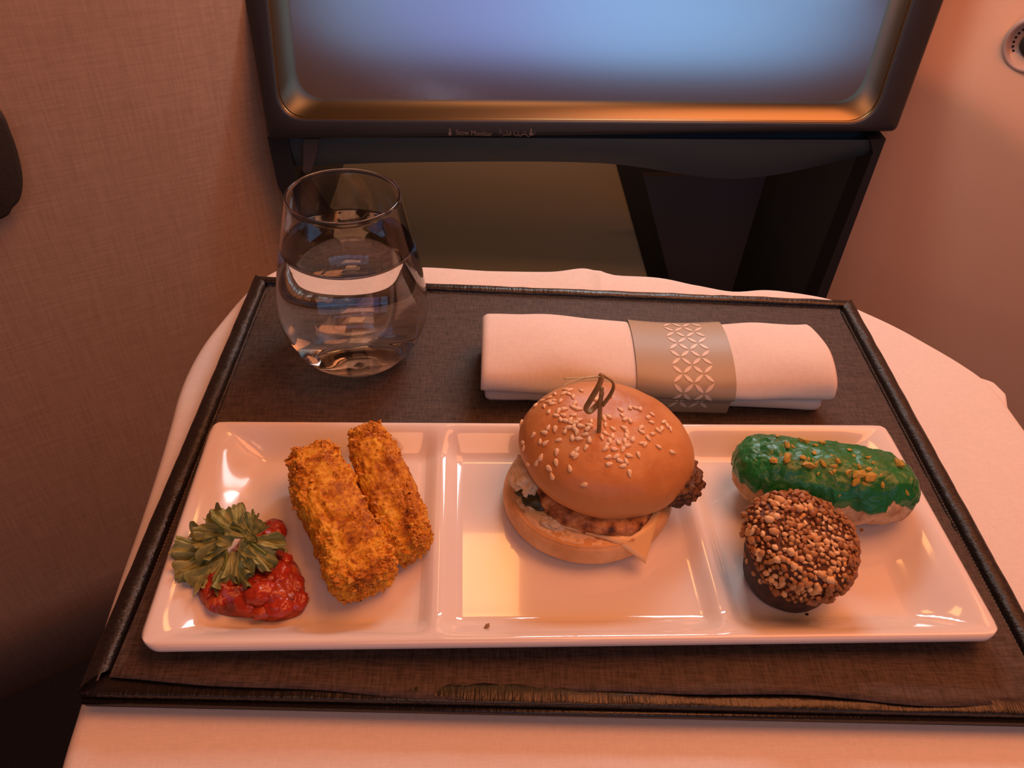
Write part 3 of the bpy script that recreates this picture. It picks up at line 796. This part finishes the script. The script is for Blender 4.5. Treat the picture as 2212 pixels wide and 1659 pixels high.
# cheese: square slice whose corners hang over the base
def cheesef(u, v):
    s_ = .0335; a, b_ = (u*2-1)*s_, (v*2-1)*s_; q = math.radians(-19)
    x_ = a*math.cos(q)-b_*math.sin(q); y_ = a*math.sin(q)+b_*math.cos(q)
    r = math.hypot(x_, y_); z_ = .0152-.0085*max(0, (r-.0355)/.012)**1.3
    z_ += .0007*noise.noise(Vector((x_*130, y_*130, 0)))
    return BC+Vector((x_+.0040, y_+.0005, bz+z_))
g1 = grid(cheesef, 40, 40); g2 = ([Vector(q)+Vector((0, 0, .0016)) for q in g1[0]], g1[1]); g1 = (g1[0], [tuple(reversed(q)) for q in g1[1]])
v, f = join(g1, g2)
ed = [i for i in range(40)]+[j*40+39 for j in range(1, 40)]+[39*40+i for i in range(38, -1, -1)]+[j*40 for j in range(38, 0, -1)]
f += [(ed[k], ed[(k+1) % len(ed)], ed[(k+1) % len(ed)]+1600, ed[k]+1600) for k in range(len(ed))]
obj('cheese_slice', v, f, MT['cheese'], burger)
# top bun
TC = BC+Vector((.0072, .0105, bz+.0264)); TQ2 = Quaternion(Vector((1, 0, 0)), math.radians(4)) @ Quaternion(Vector((0, 1, 0)), math.radians(7))
def bunf(u, v):
    th = 2*PI*u
    pr = [(0, -.0020), (.6, -.0025), (.88, -.0030), (.965, -.0010), (1.0, .0045), (.985, .0105), (.93, .0175), (.80, .0245), (.60, .0295), (.36, .0325), (.15, .0333), (0, .0334)]
    P_ = spline([(a, b, 0) for a, b in pr], 60)[int(round(v*60))]; r = max(0, P_.x)*.0436*(1+.03*math.cos(2*(th-.25))+.012*math.sin(3*th+1)); z_ = P_.y*.77
    p = Vector((r*math.cos(th), r*math.sin(th)*.95, z_))
    d = .0016*fbm(p+Vector((7, 1, 2)), 36, 2)+.0003*fbm(p, 200, 2)
    # shallow dimple where the pick goes in and small dent behind
    for (dx, dy, rr_, dp) in ((.0, -.008, .008, .0022), (.002, .010, .006, .0012)):
        p.z -= dp*math.exp(-((p.x-dx)**2+(p.y-dy)**2)/(rr_*rr_))*ss(.02, .03, z_)
    n_ = (p-Vector((0, 0, .008))); n_ = n_.normalized() if n_.length else Vector((0, 0, 1))
    return TC+TQ2 @ (p+n_*d)
bv_, bf_ = grid(bunf, 120, 61, cu=True); bun = obj('bun_top', bv_, bf_, MT['bun'], burger)
bun_bvh = BVHTree.FromPolygons([Vector(q) for q in bv_], bf_)
def seedmesh():
    bm = bmesh.new(); bmesh.ops.create_icosphere(bm, subdivisions=2, radius=1)
    for vt in bm.verts:
        t = (vt.co.x+1)/2; k = .62*(math.sin(PI*min(1, t)**.72))**.0 if False else 1
        wd = (1-t*.62); vt.co.y *= .62*wd*1.25; vt.co.z *= .42*wd*1.15
    me = bpy.data.meshes.new('sesame_seed'); bm.to_mesh(me); bm.free()
    me.polygons.foreach_set('use_smooth', [True]*len(me.polygons)); me.materials.append(MT['seed']); return me
SM = seedmesh()
SEEDS = [(595,215),(625,220),(580,245),(618,248),(650,270),(515,248),(500,295),(465,305),(420,297),(372,330),(555,300),(435,340),(470,275),(495,320),(470,378),(583,360),(650,345),(662,320),(693,360),(540,375),
 (525,408),(575,405),(555,436),(585,445),(632,438),(650,405),(697,440),(662,460),(628,460),(785,450),(707,485),(655,490),(610,498),(590,525),(660,510),(770,480),(760,505),(740,550),(675,535),(643,575),(693,582),(770,588),
 (465,498),(515,510),(433,535),(352,555),(275,608),(283,650),(265,465),(405,600),(445,612),(540,592),(527,682),(745,648),(410,720),(380,758),(317,772),(473,803),(523,760),(625,802),(493,858),(730,922),
 (650,690),(680,662),(668,712),(865,572),(890,480),(882,430),(915,415),(895,543),(945,505),(945,560),(925,600),(985,607),(960,660),(890,655),(910,718),(920,770),(970,715),(1000,745),(1045,748),(1020,785),(1070,840),(1070,708),(1020,662),(1055,632),
 (1035,600),(1095,585),(1048,560),(1055,535),(1030,500),(1075,445),(1040,435),(1013,405),(1003,365),(1075,348),(1150,358),(1210,420),(1232,458),(1285,520),(1310,508),(1245,545),(1210,578),(1285,640),(1185,625),(1160,615),(1137,702),(1390,682),(1155,500),(1160,530),
 (1375,510),(1325,458),(1240,400),(930,262),(710,222),(825,285),(1110,350),(1350,480),(900,630)]
rnd = random.Random(5); rb = rootloc(bun)
for (sx_, sy_) in SEEDS:
    h = bun_bvh.ray_cast(CAM, ray(1050+sx_/3.456, 780+sy_/3.456))
    if h[0] is None: h = bun_bvh.find_nearest(CAM+ray(1050+sx_/3.456, 780+sy_/3.456)*.36)
    p, nn2 = h[0], h[1]
    if nn2.dot(p-TC) < 0: nn2 = -nn2
    q = nn2.to_track_quat('Z', 'X') @ Quaternion(Vector((0, 0, 1)), rnd.uniform(0, 6.28))
    s_ = rnd.uniform(.0017, .0022); inst('sesame_seed', SM, bun, p+nn2*.0003, q, (s_, s_, s_), rb)
# knotted bamboo pick
pb = bun_bvh.ray_cast(CAM, ray(1294, 932))[0]
ptop_ = onplane(1299, 812, pb, Vector((0, -1, 0))); dirp = (ptop_-pb).normalized()
pick = empty('bamboo_pick', pb, 'knotted bamboo pick with a looped top, stuck upright into the burger', 'pick')
obj('shaft', *tube([pb-dirp*.014, pb, pb+dirp*.014, onplane(1300, 838, pb, Vector((0, -1, 0)))], [.0007, .0011, .0011, .0010], 10), MT['bamboo'], pick)
def pp(x_, y_, d=0): return onplane(1050+x_/3.456, 780+y_/3.456, pb+Vector((0, d, 0)), Vector((0, -1, 0)))
lp = spline([pp(870, 330, -.002), pp(925, 255, -.0015), pp(952, 190, -.001), pp(935, 145, 0), pp(890, 118, .001), pp(860, 100, .001), pp(858, 140, -.001), pp(835, 195, -.0025), pp(785, 280, -.003), pp(742, 360, -.003), pp(765, 385, -.002), pp(800, 355, .001), pp(850, 300, .0015), pp(868, 225, .0015)], 70)
obj('loop', *tube(lp, [.0014]*71, 8, .45), MT['bamboo'], pick)
obj('knot_end', *tube(spline([pp(870, 112, 0), pp(800, 118, .001), pp(700, 125, .002), pp(580, 132, .004)], 20), [.0009]*10+[.0006]*11, 6, .4), MT['bamboo_pale'], pick)['label'] = 'pale split end of the pick'
obj('knot_end', *tube(spline([pp(760, 122, 0), pp(700, 135, .001), pp(640, 150, .0), pp(572, 185, -.002)], 20), [.0007]*10+[.0004]*11, 6, .4), MT['bamboo_pale'], pick)['label'] = 'pale split end of the pick'

# ------------------------------------------------------------------ tomato relish and parsley
op = [(430, 1290), (445, 1262), (470, 1235), (500, 1190), (530, 1150), (558, 1130), (598, 1124), (611, 1145), (606, 1165), (614, 1185), (612, 1200), (640, 1212), (652, 1240), (658, 1275), (657, 1300), (645, 1318), (610, 1330), (575, 1333), (540, 1325), (500, 1322), (465, 1318), (440, 1308)]
RC = at(548, 1248, .006); RC.z = 0
ol = []
for x_, y_ in op:
    q = at(x_, y_, .008); ol.append(Vector((q.x-RC.x, q.y-RC.y, 0)))
ol = spline(ol+[ol[0]], 120)[:-1]
def relf(u, v):
    o_ = ol[int(round(u*120)) % 120]; s_ = math.sin(v*PI/2) if v < 1 else 1
    p = o_*s_; base_ = pz(RC.x+p.x, RC.y+p.y)
    hgt = .0115*(1-s_**3.2)**.55 if s_ < 1 else 0
    q = Vector((p.x, p.y, 0)); hgt *= 1+.55*fbm(q+Vector((2, 5, 1)), 110, 3)+.15*fbm(q, 420, 2)
    return Vector((RC.x+p.x, RC.y+p.y, base_+.0004+hgt))
relish = empty('tomato_relish', (RC.x, RC.y, .004), 'glossy red tomato relish mound on the left of the plate, under parsley', 'relish')
vv, ff = grid(relf, 120, 44, cu=True); vv = [Vector(q) for q in vv]
obj('relish_mound', vv, ff, MT['relish'], relish)
rel_bvh = BVHTree.FromPolygons(vv, ff)
rnd = random.Random(12)
for k, (x_, y_, s_) in enumerate(((590, 1140, .0065), (575, 1180, .005), (600, 1230, .006), (632, 1255, .0055), (560, 1270, .007), (520, 1290, .006), (470, 1290, .0055), (600, 1300, .006), (640, 1290, .005), (545, 1250, .0055), (500, 1255, .005), (610, 1205, .004), (575, 1310, .0055), (455, 1265, .004))):
    h = rel_bvh.ray_cast(CAM, ray(x_, y_)); p = h[0] if h[0] else at(x_, y_, .01)
    obj('tomato_piece', *blob(p-Vector((0, 0, s_*.48)), s_*rnd.uniform(1.0, 1.4), s_*rnd.uniform(.7, 1), s_*.62, .30, 2.6, Quaternion((0, 0, 1), rnd.uniform(0, 3)), 40, 26, k*3.3), MT['tomato'] if k % 3 else MT['relish'], relish)

parsley = empty('parsley_sprig', at(500, 1200, .018), 'curly green parsley sprig lying on the tomato relish', 'parsley')
def frond(stem_px, tip_px, z0, z1, width, seed, curl=.004, spread=1.25):
    a = at(*stem_px, z0); b = at(*tip_px, z1); ax = b-a; L = ax.length; ax.normalize()
    vd = (CAM-(a+b)/2).normalized()                         # leaf faces roughly upward towards the light
    nrm = (Vector((0, 0, 1))*.75+vd*.25); nrm = (nrm-ax*nrm.dot(ax)).normalized(); sd_ = nrm.cross(ax)
    rnd = random.Random(seed); ph = [rnd.uniform(0, 6.28) for _ in range(6)]
    NU, NV = 130, 16
    def fn(u, v):
        th = (u*2-1)*spread
        k_ = abs(math.sin(th*4.6+ph[0])); k2 = abs(math.sin(th*9.3+ph[1])); k3 = abs(math.sin(th*22+ph[2]))
        lob = .60+.27*k_**.7+.10*k2**.6+.05*k3**.6
        lob *= math.cos(th*.55)**.4
        R_ = L*1.12*lob*v; ww = width/L
        x_ = R_*math.cos(th); y_ = R_*math.sin(th)*ww*1.5
        rf = 1.35*curl*(v**2.2)*(math.sin(th*10+ph[3]+v*1.5)+.7*math.sin(th*23+ph[4]-v*2))
        drop = -.0045*v*v*abs(math.sin(th))
        bump_ = .0010*noise.noise(Vector((x_*420, y_*420, seed)))
        return a+ax*x_+sd_*y_+nrm*(rf+drop+bump_)
    g = grid(fn, NU, NV); g2_ = ([Vector(q)-nrm*.0004 for q in g[0]], [tuple(reversed(q)) for q in g[1]])
    n1 = len(g[0]); v_, f_ = join(g, g2_); f_ += [((NV-1)*NU+i, (NV-1)*NU+i+n1, (NV-1)*NU+i+1+n1, (NV-1)*NU+i+1) for i in range(NU-1)]
    return obj('leaf', v_, f_, MT['parsley'], parsley)
hub = (487, 1172)
for (a_, b_, z0, z1, wd, sd, cl_, sp) in (
        ((502, 1152), (424, 1146), .026, .026, .015, 1, .0020, .80), ((500, 1150), (452, 1116), .026, .029, .013, 2, .0020, .75), ((508, 1150), (474, 1104), .027, .031, .012, 3, .0018, .70), ((498, 1156), (432, 1172), .025, .022, .010, 11, .0018, .60),
        ((486, 1190), (380, 1186), .019, .019, .014, 4, .0022, .70), ((484, 1192), (384, 1226), .019, .017, .016, 5, .0024, .75), ((486, 1194), (420, 1256), .019, .016, .017, 6, .0026, .80), ((494, 1196), (468, 1270), .020, .016, .017, 7, .0026, .80),
        ((500, 1190), (522, 1248), .021, .018, .014, 8, .0024, .80), ((524, 1164), (602, 1204), .025, .020, .012, 9, .0022, .75), ((522, 1170), (566, 1228), .024, .019, .013, 10, .0022, .80),
        ((544, 1164), (512, 1120), .025, .031, .010, 12, .0022, .75), ((548, 1160), (558, 1126), .025, .030, .006, 13, .0014, .60), ((540, 1142), (536, 1106), .027, .034, .0035, 14, .0010, .55),
        ((500, 1180), (480, 1160), .023, .028, .010, 21, .0020, .9), ((512, 1186), (538, 1176), .023, .027, .009, 22, .0020, .9)):
    frond(a_, b_, z0, z1, wd, sd, cl_, sp)
for path in ([(545, 1172, .022), (520, 1145, .028), (495, 1142, .028), (478, 1168, .024), (465, 1195, .020)], [(490, 1148, .027), (470, 1130, .031), (455, 1118, .034)], [(520, 1150, .027), (545, 1175, .024), (575, 1198, .022)], [(480, 1170, .023), (490, 1200, .021), (480, 1235, .018)], [(470, 1190, .021), (430, 1200, .019), (405, 1215, .018)]):
    obj('stem', *tube(spline([at(x_, y_, z_) for x_, y_, z_ in path], 16), .00075, 8), MT['parsleystem'], parsley)

# ------------------------------------------------------------------ eclair
EA = at(1622, 1018, .021); EB = at(1928, 1070, .019); EA.z = .021; EB.z = .019
eax = (EB-EA); eax.z = 0; EL = eax.length; eax.normalize(); esd = Vector((-eax.y, eax.x, 0)); emid = (EA+EB)/2
ez = pz(emid.x, emid.y)+.0006
ecl = empty('pistachio_eclair', (emid.x, emid.y, ez), 'small eclair with bright green glaze and chopped pistachio, back right of plate', 'eclair')
def eclf(k, shell=0.0):
    def fn(u, v):
        th = 2*PI*u; t = math.sin((2*v-1)*PI/2); rx = .0205; tot = EL/2+.0095
        prof_ = max(0, 1-abs(t)**4.5)**.45
        c, s_ = math.cos(th), math.sin(th)
        w_ = rx*prof_*(1+.05*math.sin(t*5)); hz = .0180
        y_ = c*w_; z_ = (s_*prof_*(hz if s_ > 0 else .0150)); 
        z_ = math.copysign(abs(z_)**.92*(.0125**.08), z_)
        p = Vector((t*tot, y_, z_)); d = .0024*fbm(p+Vector((4, 4, 4)), 90, 3)+.0014*fbm(p, 330, 3)
        n_ = Vector((t*.3, c, s_)).normalized(); p = p+n_*(d+shell)
        return emid.xy.to_3d()+eax*p.x+esd*p.y+Vector((0, 0, ez+.0172+p.z))
    return fn
v, f = grid(eclf(0), 90, 80, cu=True); obj('choux_pastry', v, f, MT['choux'], ecl)
def glz(u, v):
    t = (2*v-1)*.985; tn = math.sin(t*PI/2)
    # drips: the glaze hangs lower at its ends on the near side
    near = -.20+.16*fbm(Vector((tn*3.1, 1.3, 0)), 2.2, 3)+.30*ss(.55, .75, tn)*(1-ss(.75, .86, tn))+.10*ss(-1, -.8, -tn) - .10*ss(-.75, -.95, tn)
    far = -.15
    a0 = PI-far*1.0; a1 = 2*PI+near; 
    th0 = PI+.22; th1 = -.05-near*0
    # th runs from the far side over the top to the near side; esd points away from the camera
    thf = near; thn = PI-near*(-1)*-1
    th = (-.10)+(PI+.10-.26+.42*fbm(Vector((tn*5.0, 9.3, 0)), 2.6, 4)-.34*ss(.52, .64, tn)*(1-ss(.70, .80, tn)))*u
    q = eclf(0, .0011*min(1, 8*(1-u))*(1 if u > 0 else .3))(th/(2*PI), (math.asin(max(-1, min(1, tn)))/(PI/2)+1)/2)
    q = Vector(q); q.z += .0022*fbm(q, 75, 3); return q
gv, gf = grid(glz, 80, 90); gv = [Vector(q) for q in gv]
g_ = obj('green_glaze', gv, gf, MT['glaze'], ecl); sm = g_.modifiers.new('solid', 'SOLIDIFY'); sm.thickness = .0010; sm.offset = 0
gl_bvh = BVHTree.FromPolygons(gv, gf)
NM = [nugget(s_) for s_ in range(7)]
PM = []
for me in NM[:5]:
    c_ = me.copy(); c_.name = 'pistachio_piece'; c_.materials.append(MT['pist']); PM.append(c_)
PP = [(385,125,.0042),(530,135,.0044),(622,152,.0040),(480,170,.0028),(565,245,.0046),(612,250,.0024),(700,205,.0046),(570,320,.0032),(780,303,.0030),(690,340,.0032),(735,400,.0052),(805,385,.0026),(860,385,.0034),(975,370,.0030),(940,410,.0034),(1060,455,.0034),(1235,495,.0060),(1130,530,.0046),(1190,545,.0022),(1335,560,.0028),(1470,320,.0056),(1470,395,.0052),(1395,275,.0040),(1535,620,.0030),(1225,340,.0026),(1150,410,.0028),(850,225,.0040),(795,240,.0024),(1070,280,.0026),(1105,325,.0022),(925,320,.0016),(955,325,.0014),(770,350,.0014),(1230,430,.0026),(1265,380,.0020),(820,465,.0020),(1330,480,.0018),(990,640,.0014),(1160,230,.0018),(1215,250,.0022),(740,345,.0018),(1290,420,.0014),(660,180,.0016),(1110,395,.0016)]
rnd = random.Random(3); rb = rootloc(g_)
for x_, y_, s_ in PP:
    r_ = ray(1550+x_/3.77, 900+y_/3.77); h = gl_bvh.ray_cast(CAM, r_)
    p = h[0] if h[0] else gl_bvh.find_nearest(CAM+r_*.40)[0]; 
    nn2 = (p-(emid.xy.to_3d()+eax*((p-emid).dot(eax))+Vector((0, 0, ez+.014)))).normalized()
    q = nn2.to_track_quat('Z', 'X') @ Quaternion((0, 0, 1), rnd.uniform(0, 6.28)); k = s_*.58
    inst('pistachio_piece', rnd.choice(PM), g_, p+nn2*k*.35, q, (k*rnd.uniform(.9, 1.25), k*.75, k*.62), rb)

# ------------------------------------------------------------------ nut topped muffin
MC = at(1692, 1254, .004); mz = pz(MC.x, MC.y)
MC.z = mz
muf = empty('chocolate_muffin', MC, 'dark chocolate mini cake topped with chopped nuts, front right on plate', 'muffin')
mp = [(0, 0), (.0150, .0), (.0185, .0012), (.0205, .0060), (.0218, .0130), (.0228, .0200), (.0225, .0250), (.015, .030), (0, .031)]
MPs = spline([(a, b, 0) for a, b in mp], 40)
def caked(u, v):
    th = 2*PI*u; P_ = MPs[int(round(v*40))]; r = max(P_.x, 0); p = Vector((r*math.cos(th), r*math.sin(th), P_.y)); d = .0010*fbm(p, 160, 4)+.0004*fbm(p, 600, 2)
    return MC+Vector((p.x*(1+d*30), p.y*(1+d*30), max(0, p.z)+.0003+(d*.5 if p.z > .002 else 0)))
obj('cake_base', *grid(caked, 100, 41, cu=True), MT['cake'], muf)
TOPC = MC+Vector((.0014, .0016, .0262)); TQ3 = Quaternion((0, 1, 0), math.radians(10)) @ Quaternion((1, 0, 0), math.radians(5))
def domef(u, v):
    th = 2*PI*u
    pr = [(0, -.0020), (.70, -.0035), (.86, -.0045), (.985, -.0030), (1.0, .0015), (.95, .0060), (.80, .0092), (.50, .0112), (.25, .0104), (0, .0098)]
    P_ = spline([(a, b, 0) for a, b in pr], 40)[int(round(v*40))]; r = max(0, P_.x)*.0258*(1+.035*math.sin(3*th+.4)+.02*math.sin(5*th)); z_ = P_.y
    z_ -= .0045*max(0, math.sin(-th-.3))*ss(.5, .95, P_.x)*(1 if P_.y < .006 else .4)*max(0, math.sin(3*th+1)*.5+.6)
    return TOPC+TQ3 @ Vector((r*math.cos(th), r*math.sin(th), z_))
dv, df = grid(domef, 90, 41, cu=True); dv = [Vector(q) for q in dv]
coat = obj('chocolate_coating', dv, df, MT['choc'], muf)
CM = []
for me in NM:
    c_ = me.copy(); c_.name = 'nut_piece'; c_.materials.append(MT['nut']); c_.polygons.foreach_set('use_smooth', [True]*len(c_.polygons)); CM.append(c_)
# spread pieces evenly over the dome
cand = []; rnd = random.Random(21); wts = []
for q in df:
    a = (dv[q[1]]-dv[q[0]]).cross(dv[q[3]]-dv[q[0]]).length+(dv[q[1]]-dv[q[2]]).cross(dv[q[3]]-dv[q[2]]).length; wts.append(a)
picks = rnd.choices(range(len(df)), wts, k=9000); pts = []; cells = {}
for i in picks:
    q = df[i]; a, b_ = rnd.random(), rnd.random(); p = (dv[q[0]].lerp(dv[q[1]], a)).lerp(dv[q[3]].lerp(dv[q[2]], a), b_)
    nrm = (dv[q[1]]-dv[q[0]]).cross(dv[q[3]]-dv[q[0]])
    if nrm.length < 1e-12: continue
    nrm.normalize()
    if nrm.dot(p-TOPC) < 0: nrm = -nrm
    if (TQ3.inverted() @ nrm).z < -.45: continue
    key = tuple(int(c_//.0024) for c_ in p); ok = True
    for dx in (-1, 0, 1):
        for dy in (-1, 0, 1):
            for dz in (-1, 0, 1):
                for o2 in cells.get((key[0]+dx, key[1]+dy, key[2]+dz), ()):
                    if (o2-p).length < .00205: ok = False
    if ok: cells.setdefault(key, []).append(p); pts.append((p, nrm))
pts.sort(key=lambda t: -(t[1].dot((CAM-t[0]).normalized())))
rb = rootloc(coat); rest = []
for i, (p, nrm) in enumerate(pts):
    s_ = rnd.choice((.0010, .0012, .0014, .0016, .0020))*rnd.uniform(.9, 1.1); q = nrm.to_track_quat('Z', 'X') @ Quaternion((0, 0, 1), rnd.uniform(0, 6.28)) @ Quaternion((1, 0, 0), rnd.uniform(-.6, .6))
    sc_ = (s_*rnd.uniform(.85, 1.35), s_*rnd.uniform(.8, 1), s_*rnd.uniform(.7, 1.1)); pos = p+nrm*(s_*.45)
    if i < 300: inst('nut_piece', CM[i % 7], coat, pos, q, sc_, rb)
    else:
        me = NM[i % 7]; mm = Matrix.Translation(pos) @ q.to_matrix().to_4x4() @ Matrix.Diagonal((*sc_, 1))
        rest.append(([mm @ vt.co for vt in me.vertices], [tuple(pl.vertices) for pl in me.polygons]))
if rest:
    o = obj('nut_pieces', *join(*rest), MT['nut'], coat, smooth=False); tag(o, kind='stuff')
# stray pieces climbing down the side of the cake
for (x_, y_) in ((1640, 1240), (1652, 1255), (1662, 1262), (1700, 1268), (1712, 1262), (1722, 1255), (1697, 1278), (1636, 1232), (1655, 1268), (1690, 1262)):
    p = at(x_, y_, .0105); d = (p-MC); d.z = 0; d.normalize(); p2 = MC+d*.0222+Vector((0, 0, .0165+rnd.uniform(-.002, .002)))
    inst('nut_piece', rnd.choice(CM), coat, p2, d.to_track_quat('Z', 'X'), (.0017, .0015, .0015), rb)
print('nuts', len(pts))

# ------------------------------------------------------------------ crumbs on the plate
def crumb(x_, y_, s_, mat, lab, seed):
    p = on_plate(x_, y_); rn = random.Random(seed); me = nugget(seed+40, .4); me.materials.append(mat)
    o = bpy.data.objects.new('crumb', me); COL.objects.link(o); o.location = p+Vector((0, 0, s_*.5)); o.scale = (s_, s_*.7, s_*.55); o.rotation_euler = (0, 0, seed)
    tag(o, lab, 'crumb', 'stray crumbs on the plate'); return o
crumb(1052, 1356, .0017, MT['bamboo'], 'brown crumb in the front left corner of the middle compartment', 1)
crumb(665, 1299, .0014, MT['crumbbits'], 'orange crumb between the tomato relish and the wider fish stick', 2)
crumb(1743, 1328, .0009, MT['cake'], 'tiny dark crumb in front of the chocolate muffin', 3)
crumb(1862, 1147, .0015, MT['crumbbits'], 'brown crumb just below the front edge of the green eclair', 4)
